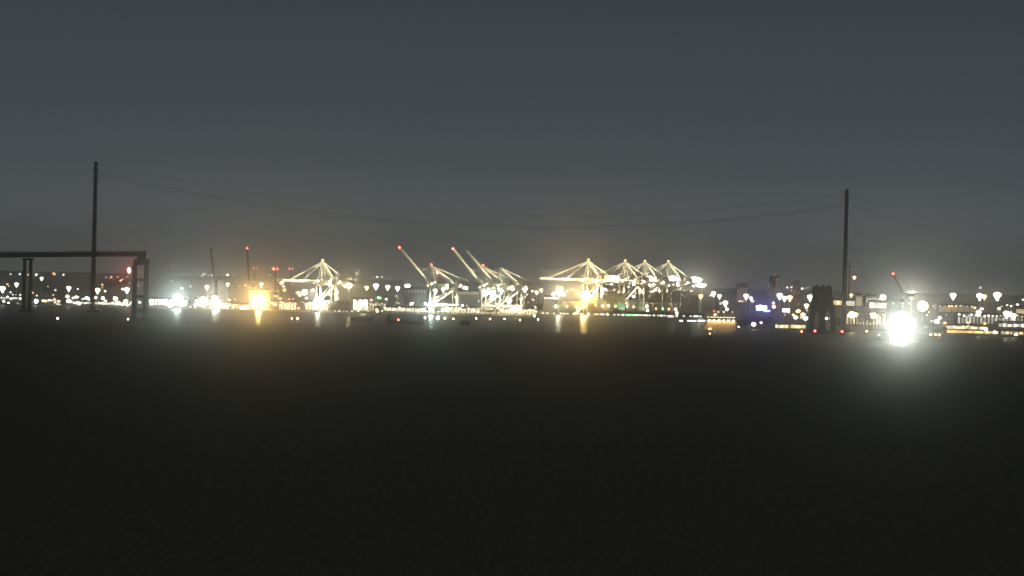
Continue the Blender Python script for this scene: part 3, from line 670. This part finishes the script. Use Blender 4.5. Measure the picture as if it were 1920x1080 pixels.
# kinds: m = high mast, s = small post lamp, h = far hillside lamp, f = floodlight, q = quay edge lamp, g = floating lamp
LAMPS = [
 # left edge to end pier
 (20,514,3,'w','h'),(37,514,3.8,'c','h'),(53,515,3,'y','h'),(68,515,4.2,'c','h'),(101,513,6,'o','h'),(119,515,3,'w','h'),
 (5,541,9,'w','m'),(14,533,4.5,'o','s'),(31,533,6,'w','m'),(78,522,5,'w','m'),(90,537,2.3,'w','s'),(129,540,7,'w','m'),(146,542,2.4,'w','s'),
 (17,537,2,'w','s'),(20,548,3.4,'w','s'),(24,553,3,'c','s'),(30,553,3,'c','s'),(38,553,3,'c','s'),(7,565,5.5,'w','s'),(16,568,4.4,'c','s'),(35,570,3,'c','s'),(23,559,2.6,'w','s'),
 (61,549,5,'o','s'),(69,554,4,'y','s'),(68,565,8,'c','f'),(104,544,4,'w','s'),(100,553,3,'y','s'),(102,561,5,'o','s'),(83,564,6,'y','s'),
 (110,565,6,'p','s'),(127,556,7.5,'w','s'),(129,564,8,'y','s'),(105,573,5,'w','q'),(111,572,6,'w','q'),(119,575,4,'w','q'),(143,557,6,'w','s'),
 (148,569,7,'w','s'),(142,573,4,'w','q'),(163,559,7.5,'c','s'),(178,558,8,'w','s'),(193,559,6.5,'w','s'),(198,564,5,'w','s'),(183,544,8,'y','m'),(197,546,4,'w','s'),
 (192,534,4,'o','s'),(192,539,3,'o','s'),(199,520,2.8,'v','h'),(209,519,3,'p','h'),(221,519,3,'p','h'),(239,519,3.4,'p','h'),(226,526,3,'o','h'),
 (242,507,8,'r','R'),(243,531,3,'o','s'),(238,543,8,'w','m'),(230,542,4.4,'y','s'),(217,560,8,'w','s'),(212,567,4.6,'y','s'),(222,568,8,'w','s'),(236,565,8,'w','s'),
 (206,575,5.5,'w','q'),(239,576,5,'w','q'),(246,567,4,'w','s'),(262,567,6,'c','s'),(260,535,2.6,'c','s'),
 (108,597,4,'w','g'),(240,598.5,3.4,'w','g'),(274,584,3.4,'o','g'),(56,578.5,2.2,'w','g'),
 # end pier to orange-lit silo
 (323,498,3.6,'r','h'),(322,527,3.6,'p','s'),(341,541,4,'w','s'),(357,537,5,'y','s'),(388,538,6.4,'y','m'),(406,543,3.6,'o','s'),(427,533,5,'w','m'),(427,515.5,4.4,'w','h'),
 (437,517,1.8,'y','h'),(379,517,2.8,'w','h'),(383,513.5,3.8,'w','h'),(390,517,2,'w','h'),(398,516,4,'w','h'),(430,562,4,'y','s'),(460,535,4,'w','s'),(449,537,2.6,'o','s'),
 (284,570,6,'w','s'),(295,562,8,'w','s'),(305,566,9,'w','s'),(313,570,9,'w','s'),(333,558,19,'c','F'),(347,562,11,'w','s'),(319,574,8,'w','q'),(340,570,10,'c','s'),(326,566,12,'c','s'),
 (372,560,7,'y','s'),(380,561,11,'w','f'),(392,562,8,'y','s'),(402,559,12,'w','F'),(408,569,11,'w','f'),(357,575,4.4,'y','q'),(366,577,4,'y','q'),(383,576,4.4,'y','q'),(395,577,4.6,'y','q'),
 (418,576,4.6,'y','q'),(426,577,6,'y','q'),(456,580,8,'y','f'),(464,578,6,'y','q'),(450,577,5,'y','q'),
 (478,541,6,'y','s'),(485,561,20,'y','S'),(490,533,6,'y','m'),(506,515,2.4,'y','h'),(521,525,2.6,'y','h'),(533,544,6,'y','s'),
 # around lone crane
 (528,530,7,'w','s'),(521,545,3,'o','s'),(532,537,5,'w','s'),(571,548,11,'w','f'),(587,544,6.4,'w','s'),(562,553,6,'p','s'),(505,566,5,'o','s'),(516,571,6,'o','s'),(527,573,6,'o','s'),(536,577,6,'o','q'),(548,579,5,'o','q'),
 (560,578,5.4,'o','q'),(542,562,5,'y','s'),(552,566,5,'y','s'),(597,563,16,'w','F'),(592,575,11,'w','s'),(605,577,9,'y','q'),(618,552,6,'w','s'),
 (655,535,13,'y','F'),(628,584,4.6,'p','q'),(636,584,5,'w','q'),(644,585,4,'p','q'),(650,585,4.8,'p','q'),(669,513,3,'p','h'),(707,519.5,3,'w','h'),(716,519.5,3,'w','h'),
 (547,597,2.8,'p','g'),(558,597,4.6,'o','g'),(665,571,6,'w','s'),(680,569,12,'w','f'),(688,577,6,'y','s'),(672,583,4,'y','q'),(697,563,5,'y','s'),(711,573,6,'w','s'),(706,580,5,'y','q'),(716,583,3,'w','q'),
 (687.5,539,6,'y','m'),(705,536,8.5,'w','m'),(727,538,7,'w','m'),(745.5,540,7,'w','m'),(764,537,9.5,'w','m'),(743,555,3,'w','s'),(724,561,4,'w','s'),(782,557,2.2,'w','s'),(771,570,6,'w','s'),
 (748,569,3,'y','s'),(740,573,3,'y','s'),(745,583,4,'y','q'),(752,583,4,'y','q'),
 # raised booms
 (802,534,2.4,'o','s'),(809,572,15,'c','F'),(798,569,5,'c','s'),(816,545,7,'w','m'),(831,543,5.6,'w','m'),(836,551,3.4,'g','s'),(820.5,511,5.5,'r','R'),(872,541,9,'w','m'),(867,573,4.4,'w','s'),
 (877,563,3,'w','s'),(881,568,4,'w','s'),(889,566,5,'w','s'),(897,565,4,'w','s'),(838,580,9,'y','f'),(855,583,6,'y','q'),(848,572,5,'y','s'),
 (910,549,10,'w','f'),(915,542,6,'w','s'),(925,550,11,'c','f'),(922,560,8,'c','s'),(939,545,8,'w','m'),(956,541,5,'w','s'),(957,563,6,'p','s'),(984,541,9,'w','m'),(1006,548,5.4,'y','m'),(1015,544,5,'y','m'),
 (1000,562,2.6,'w','s'),(988,552,2.6,'w','s'),(915,572,6,'w','s'),(966,581,9,'y','f'),(960,575,6,'y','s'),(942,582,5,'y','q'),(980,584,6,'y','q'),(1004,577,3,'w','s'),(1010,574,3.6,'y','s'),(1005,584,4.4,'w','s'),
 (797,596,4,'p','g'),(821,596,7,'c','g'),(834,597,4,'y','g'),(1002,592.5,3.6,'g','g'),(1009,599,3.0,'p','g'),(850,598,3,'y','g'),(893,597,3.2,'y','g'),(919,598,3.4,'o','g'),(946,598,3,'y','g'),(975,600,3,'y','g'),
 # the four cranes and ship
 (1026,555,5,'w','s'),(1048,547,14,'w','F'),(1038,552,8,'w','s'),(1056,552,8,'w','s'),(1095,552,17,'y','S'),(1135,543,6,'w','s'),(1109,555,8,'y','s'),(1117,548,6,'y','s'),
 (1152,521,20,'w','O'),(1218,522,23,'w','O'),(1262,522,23,'w','O'),(1303,524.5,25,'w','O'),(1315,535,17,'w','O'),(1188,556,7,'c','s'),(1280,552,6.6,'w','s'),(1314,555,7,'o','m'),(1126,530,5,'w','s'),
 (1205,545,5,'w','s'),(1222,548,6,'w','s'),(1160,547,5,'w','s'),
 (1332,554,3,'w','s'),(1338,550,7.4,'w','m'),(1349,555,6.4,'w','m'),(1360,568,8,'w','m'),(1339,583,5,'r','s'),(1347,585,3,'p','s'),(1363,580,6,'p','s'),(1373,585,3,'o','s'),(1357,585,3,'w','s'),
 (1386,532,6,'p','h'),(1397,540,3.6,'y','h'),(1399,555,8,'w','m'),(1408,559,5,'p','m'),(1411,565,6,'p','s'),(1451,575,7,'p','s'),(1446,522.3,3.4,'p','h'),(1454,515,2.6,'r','h'),
 (1462,554,9,'w','m'),(1471,559,7.6,'y','m'),(1481,558,8.4,'o','m'),(1476,539,3.4,'w','h'),(1484,539,3.4,'w','h'),(1504,541,3.6,'w','h'),(1484,545,2.6,'y','h'),(1511,540,2,'y','h'),(1515,539,2,'y','h'),
 (1512,573,7,'y','m'),(1519,557,9,'w','m'),(1497,583,7,'o','s'),(1505,590,8,'y','s'),(1510,597,8,'c','s'),(1492,595,7,'y','s'),(1413,608,8,'w','s'),(1427,605,5,'y','s'),(1385,613,3,'w','g'),(1446,595,3,'w','s'),
 (1331,625.5,2.6,'o','g'),(1503,621.5,3.6,'o','g'),(1528,620.5,4.4,'r','g'),(1579,621.5,4.4,'r','g'),(1625,621,4,'o','g'),(1648,628,3,'g','g'),
 (1602,520,5,'o','m'),(1596,553,4.8,'o','m'),(1549,597,6,'c','s'),(1526,590,3,'w','s'),(1556,597,2.6,'w','s'),(1597,590,13,'y','f'),(1590,586,7,'y','s'),(1605,586,7,'y','s'),(1625,590,6,'p','s'),(1638,592,10,'y','f'),(1630,594,7,'y','s'),
 (1653,581,6.4,'p','s'),(1645,603,4.6,'p','s'),(1656,557,9,'w','m'),(1655,567,8,'w','s'),(1645,569,6,'w','s'),(1709,551,15,'w','F'),(1730,574,23,'y','B'),(1675,569,3,'g','s'),(1742,585,3,'o','s'),
 # right shore
 (1757,574,4,'w','s'),(1764,574,4,'w','s'),(1751,573.5,4,'w','s'),(1769,574,3.6,'y','s'),(1773,586,7.4,'c','s'),(1787,554,9.6,'w','m'),(1803,587,8,'w','s'),(1815,587,8,'w','s'),(1812,597,9,'c','s'),(1815,605,6,'y','s'),
 (1762,596,7,'c','s'),(1756,603,9,'w','s'),(1838,539.5,3.8,'w','h'),(1837,555,10,'w','m'),(1846,556,7,'o','m'),(1870,553.5,12,'w','m'),(1873,579,6.4,'w','s'),(1840,579,5.6,'w','s'),(1835,586,8,'w','m'),(1829,584,5,'w','s'),(1860,590,7,'y','s'),
 (1860,598,9,'c','s'),(1887,588,10,'w','m'),(1895,586,5,'w','s'),(1900,592,9,'w','m'),(1909,600,7,'w','s'),(1916,595,7,'c','s'),(1908,572,4.4,'w','m'),(1848,617,7,'y','s'),(1865,623,8,'w','q'),(1905,628,8,'w','q'),(1796,583,3,'y','s'),
 (1745,627,4,'y','g'),(1754,627.5,4,'o','g'),(1761,628,4,'o','g'),(1918,562,4,'c','h'),(1820,592,5,'y','s'),(1890,604,5,'w','s'),
]
# amber and white lamps along the ship and the row of lamps at its waterline
for x_, y_, c_ in ((1042,574,'y'),(1063,575,'y'),(1080,575,'y'),(1117,572,'o'),(1130,573,'y'),(1141,573,'y'),(1154,574,'y'),(1176,574.5,'y'),(1188,575,'y'),(1230,579,'o'),(1243,579,'g'),(1254,579.5,'o')):
    LAMPS.append((x_, y_, 4.4, c_, 'd'))
for x_, y_, s_ in ((1085,580,7),(1082,586,5),(1213,574,6),(1214,582,6),(1267,580,5.6),(1269,587,6)):
    LAMPS.append((x_, y_, s_, 'w' if x_ > 1100 else 'y', 'd'))
random.seed(11)
x_ = 1018.
while x_ < 1322:
    yy = 587.2 + (x_ - 1018) * .0203
    LAMPS.append((x_, yy, random.choice((2.8, 3.4, 4.2)), 'g' if 1175 < x_ < 1192 else random.choice('wwccy'), 'w'))
    x_ += random.choice((4.5, 6, 6, 8, 13))
for x_ in (1257, 1278, 1276, 1291, 1297, 1303, 1311, 1315, 1320): LAMPS.append((x_, 601.5 if x_ > 1270 else 593, 4, random.choice('wc'), 'w2'))

random.seed(23)
for x0, x1, y0, y1, n_, cs in ((0,45,545,572,5,'wcc'),(85,165,555,576,8,'wwypc'),(165,248,553,577,9,'wwwyc'),(280,350,560,576,5,'wwc'),(355,430,560,577,6,'yyow'),(430,470,562,578,5,'yo'),(500,570,545,580,12,'oyyw'),
        (570,620,545,580,7,'ywo'),(655,722,558,584,14,'ywgw'),(722,800,558,580,7,'yw'),(800,900,556,586,10,'ywo'),(900,1005,552,586,16,'yywoc'),(1100,1300,529,546,16,'yyw'),(1330,1450,560,600,8,'wop'),
        (1455,1520,565,600,7,'ywo'),(1585,1660,560,598,10,'ywp'),(1735,1920,570,612,20,'wwcyo')):
    for q_ in range(n_): LAMPS.append((x0 + (x1 - x0) * (q_ + random.random()) / n_, random.uniform(y0, y1), random.choice((2.6, 3.4, 4.2, 5.4)), random.choice(cs), 'e'))
def build_lamps():
    items = []
    for (x, y, s, c, k) in LAMPS:
        dy = y - hor(x); D0 = shore(x)
        if k in 'hR' and k != 'R': D = 7000.; D = min(9500., max(6800., (CAMZ - 26) * F / max(dy, 8)))
        elif k == 'R': D = 5200.
        elif k == 'm': D = max(D0 + 60, min(5600., (CAMZ - 24) * F / max(dy, 4)))
        elif k == 'd': D = 4757.
        elif k == 'w': D = 4745.
        elif k == 'w2': D = 4230.
        elif k == 'q': D = D0 + 12
        elif k == 'g': D = min((CAMZ - 3.6) * F / dy, D0 - 25)
        elif k == 'O': D = 4960. if x < 1290 else 5000.
        elif k in 'FSBf': D = max(D0 + 45, min(4900., (CAMZ - 22) * F / max(dy, 4)))
        else: D = max(D0 + 25, min(6400., (CAMZ - 9) * F / max(dy, 4)))
        if k != 'O' and 1012 < x < 1326 and k in 'smFSfe': D = max(D, 4870.); 
        if x in (1095, 1048, 1085, 1109, 1188): D = 4752.
        p = at(x, y, D); items.append([x, y, s, c, k, D, p])
    kind_name = {'e': 'faint lamp', 'm': 'mast lamp', 's': 'lamp', 'h': 'distant lamp', 'F': 'dazzling lamp', 'f': 'bright lamp', 'S': 'sodium floodlight', 'B': 'globe lamp', 'O': 'oval light cluster', 'q': 'quayside lamp', 'g': 'floating lamp', 'R': 'beacon', 'd': 'deck lamp', 'w': 'waterline lamp', 'w2': 'low lamp'}
    from collections import defaultdict
    grp = defaultdict(list)
    for it in items: grp[(zone(it[0]), kind_name[it[4]], it[3])].append(it)
    for (z, kn, c), lst in grp.items():
        lst.sort(key=lambda i: i[0]); a, b = LANDMARKS[z][1], LANDMARKS[z + 1][1]
        for n, it in enumerate(lst):
            cn = CNAME[c]; gc = 'k' if (c == 'y' and 430 < it[0] < 650) else c
            if len(lst) == 1: lab = f"only {cn} {kn} between the {a} and the {b}"
            elif n < len(ORD): lab = f"{ORD[n]} {cn} {kn} from left between the {a} and {b}"
            elif n < 2 * len(ORD): lab = f"{ORD[len(lst) - 1 - n]} {cn} {kn} from right between the {a} and {b}"
            x, y, s, c_, k, D, p = it; r = s * mpp(D) / 2
            zb = landz(x, D)
            if k == 'g':
                t = thing("floating_lamp", lab, "marker light", (p.x, D, 0), "marker lights on the water")
                g = MB(); g.lathe((p.x, D, 0), [(1.5, -.4), (1.9, .3), (1.4, 1.1), (.5, 1.4)], 9); part("float", g, M_dark, t)
                g = MB(); g.bar((p.x, D, 1.2), (p.x, D, max(1.6, p.z - r * .6)), .3, n=6); part("post", g, M_dark, t)
                g = MB(); g.ball(tuple(p), r, r, r); part("lamp_head", g, glow(c, 9), t); continue
            if k in ('w', 'd', 'w2', 'q'):
                t = MB(); zz = 0 if k == 'w2' else (7.6 if k == 'd' else zb)
                if k == 'd': t.bar((p.x, D - .6, 7.4), (p.x, D - .6, p.z), .4, n=6); o_y = -.9
                elif k == 'w': t.bar((p.x, D, -.6), (p.x, D, p.z), .5, n=6); o_y = 0
                else: t.bar((p.x, D, zz - .4), (p.x, D, p.z), .4, n=6); o_y = 0
                t.cur = 1
                sx = 1.0 if k == 'd' or k == 'q' else 1.5
                t.ball((p.x, D + o_y, p.z), r * sx, r * .8, r * (1.15 if k == 'd' else .8))
                o = t.build("lamp_post", [M_steel, glow(gc, 2.4)], None, (p.x, D, zz))
                tag(o, lab, "lamp", kn + "s " + {"waterline lamp": "along the foot of the ship", "deck lamp": "on posts along the ship's side", "low lamp": "on stakes in the shallow water", "quayside lamp": "along the quay edge"}[kn]); continue
            if k in 'se' or k == 'h':
                t = MB(); t.bar((p.x, D + r * .3, zb - .3), (p.x, D + r * .3, p.z), .45 + D * .00003, n=6, w2=.3)
                t.bar((p.x, D + r * .3, p.z), (p.x + r * .9, D, p.z + .3), .3, n=4)
                t.cur = 1; t.ball((p.x, D - r * .3, p.z), r * 1.06, r * .9, r * random.uniform(.72, .95))
                if s > 5.5: t.ball((p.x + r * random.uniform(-.8, .8), D, p.z + r * random.uniform(-.5, .5)), r * .7, r * .6, r * .55)
                L = ({'h': 3.8, 's': 3.2, 'e': 2.4}[k] * random.choice((.6, .8, 1.1, 2.0))) * (1.6 if s > 6 else 1)
                o = t.build("street_lamp", [M_steel, glow(gc, round(L, 1))], None, (p.x, D, zb))
                tag(o, lab, "street lamp", "small lamps scattered along the shore" if k != 'h' else "distant lamps on the far hillside"); continue
            # masts, floodlights, ovals, beacons : thing with parts
            nm = {'m': 'high_mast_lamp', 'F': 'floodlight_mast', 'f': 'floodlight_mast', 'S': 'sodium_floodlight', 'B': 'globe_lamp', 'O': 'floodlight_cluster', 'R': 'beacon_mast'}[k]
            r = r * 1.15 if k == 'm' else r
            t = thing(nm, lab, "floodlight" if k in 'FfSO' else ("beacon" if k == 'R' else "mast lamp"), (p.x, D, zb))
            g = MB(); g.bar((p.x, D, zb), (p.x, D, p.z), 1.5 if k == 'm' else 1.1, n=8, w2=.9); part("pole", g, M_pole, t)
            if k == 'm':
                g = MB(); g.lathe((p.x, D, p.z), [(r * .25, -r * 1.5), (r * .45, -r * .8), (r * 1.0, -r * .1), (r * 1.05, r * .35), (r * .5, r * .75)], 10); part("lamp_head", g, glow(c, 9), t)
                g = MB(); g.lathe((p.x, D, p.z), [(.5, r * .75), (.35, r * 1.2)], 8); part("lamp_cap", g, M_steel, t)
            elif k == 'O':
                g = MB(); g.ball(tuple(p), r, r * .5, r * .36, n=18, k=9); part("lamp_ring", g, glow('w', 16 if x < 1290 else 42, True), t)
                for q in range(10):
                    an = 2 * math.pi * q / 10; g = MB(); g.box((p.x + math.cos(an) * r * .7, D + math.sin(an) * r * .35, p.z + r * .42), (1.2, .8, .7)); part("lamp_bracket", g, M_steel, t)
            elif k == 'R':
                g = MB(); g.ball(tuple(p), r * .62, r * .62, r * (1.25 if x < 500 else .7)); part("lamp_head", g, glow('r', 110, True), t)
            else:
                L = {'F': 330, 'f': 24, 'S': 640, 'B': 45}[k]
                if x in (910, 925, 408): L = 110
                if k == 'B': L = 9
                rr = r * (.62 if k in 'FS' else .9); cx = c
                if k == 'S': cx = 'a'
                g = MB(); g.ball(tuple(p), rr, rr * .8, rr * .9, n=10, k=7); part("lamp_head", g, glow(cx, L, L > 100), t)
                if k in 'FSf':
                    for q in range(5):
                        an = random.uniform(0, 6.28); rq = random.uniform(.9, 1.6); g = MB(); g.ball((p.x + math.cos(an) * rr * rq, D + .5 + q * .1, p.z + math.sin(an) * rr * rq * .6), rr * random.uniform(.3, .6), rr * .5, rr * random.uniform(.25, .45), n=8, k=5); part("side_lamp", g, glow(cx, 5), t)
build_lamps()

# signs
def sign(x, y, w, h, c, L, D, label, name="lit_sign", cat="sign"):
    p = at(x, y, D); s = mpp(D); t = thing(name, label, cat, (p.x, D, landz(x, D)))
    g = MB(); g.box((p.x, D, p.z), (w * s, .8, h * s)); part("panel", g, glow(c, L, L > 6), t)
    g = MB(); g.box((p.x, D + .7, p.z), (w * s + .8, .5, h * s + .8)); part("frame", g, M_dark, t)
    for k in (-.3, .3): g = MB(); g.bar((p.x + k * w * s, D + 1, landz(x, D)), (p.x + k * w * s, D + 1, p.z), .6); part("post", g, M_steel, t)
sign(1428, 577.5, 19, 8, 'b', 45, 4500, "large glowing blue sign beyond the peach barge")
sign(1438, 583, 12, 3.5, 'b', 7, 4480, "small blue sign just below the large blue sign")
sign(1474, 582, 14, 6.5, 'w', 3.4, 4400, "white glowing sign left of the squat bridge pier")
sign(1257, 594, 13, 6, 'p', 1.4, 4735, "peach lit panel at the foot of the container ship")
sign(559, 592.5, 13, 5, 'v', .30, 4200, "small dim violet panel on the water left of the lone crane") if False else None

# slim dark mast behind the right power mast
def slim():
    D = 5000.; p = at(1593, 489, D); t = thing("radio_mast", "thin dark radio mast close behind the right power mast", "mast", (p.x, D, 1.6))
    g = MB(); g.bar((p.x, D, 1.6), (p.x, D, p.z), 3.0, n=6, w2=1.6); part("pole", g, M_dark, t)
    for k in (8, 16, 26): g = MB(); g.box((p.x, D, p.z - k), (5.5, 3, 1.1)); part("platform", g, M_dark, t)
slim()

# trees on the shore
def tree(x, D, h, r, label):
    p = foot(x, 560, D, landz(x, D)); t = thing("tree", label, "tree", p, "dark trees along the shore")
    g = MB(); g.bar(p, p + Vector((0, 0, h * .5)), .9, n=7, w2=.5)
    for k in range(5):
        an = k * 1.26; g.bar(p + Vector((0, 0, h * (.3 + .05 * k))), p + Vector((math.cos(an) * r * .6, math.sin(an) * r * .6, h * .65)), .35, n=5, w2=.12)
    part("trunk", g, M_trunk, t)
    g = MB(); rng = random.Random(int(x * 7))
    for i in range(420):
        u = Vector((rng.gauss(0, 1), rng.gauss(0, 1), rng.gauss(0, 1))).normalized() * (rng.random() ** .4)
        if rng.random() < .2: u *= 1.15
        c = p + Vector((u.x * r, u.y * r, h * .62 + u.z * h * .38)); s = rng.uniform(.5, 1.1)
        a = Vector((rng.uniform(-1, 1), rng.uniform(-1, 1), rng.uniform(-1, 1))).normalized() * s; b = a.orthogonal().normalized() * s * .7
        g.add([c - a, c - b, c + a, c + b], [(0, 1, 2, 3)])
    part("crown", g, M_tree, t)
TL = [(1012, 4840, 13, 6, "shore tree left of the ship's bow"), (1385, 3760, 9, 7, "low tree right of the peach barge"), (1400, 3770, 8, 6, "second low tree right of the peach barge"), (1615, 3900, 24, 9, "tall tree between the right power mast and dazzling floodlight"),
      (1622, 3905, 27, 9, "tallest tree between the right power mast and dazzling floodlight"), (1631, 3900, 20, 8, "round tree left of the dazzling floodlight"), (1575, 3850, 12, 8, "low tree at the foot of the right power mast"),
      (1745, 3720, 12, 8, "tree right of the dazzling floodlight"), (1757, 3700, 10, 8, "second tree right of the dazzling floodlight"), (1766, 3680, 8, 6, "small tree beside the orange-lit quay shed"), (1430, 3800, 8, 8, "low tree left of the glowing boathouses"), (1445, 3800, 7, 7, "bushy low tree left of the glowing boathouses")]
for q in TL: tree(*q)

# ------------------------------------------------------------------ haze
hb = MB(); hb.box((0, 7000, 89), (9000, 15000, 182))
hz = bpy.data.materials.new("haze"); hz.use_nodes = True; t = hz.node_tree; t.nodes.clear()
o = t.nodes.new("ShaderNodeOutputMaterial"); v = t.nodes.new("ShaderNodeVolumePrincipled")
v.inputs["Color"].default_value = (.92, .92, .90, 1); v.inputs["Density"].default_value = HAZE_DENSITY; v.inputs["Anisotropy"].default_value = HAZE_G
v2 = t.nodes.new("ShaderNodeVolumePrincipled"); v2.inputs["Color"].default_value = (.95, .95, .92, 1); v2.inputs["Density"].default_value = AIR_DENSITY; v2.inputs["Anisotropy"].default_value = .3
va = t.nodes.new("ShaderNodeAddShader"); t.links.new(v.outputs[0], va.inputs[0]); t.links.new(v2.outputs[0], va.inputs[1])
t.links.new(va.outputs[0], o.inputs["Volume"])
h = hb.build("haze", hz); h['kind'] = 'stuff'
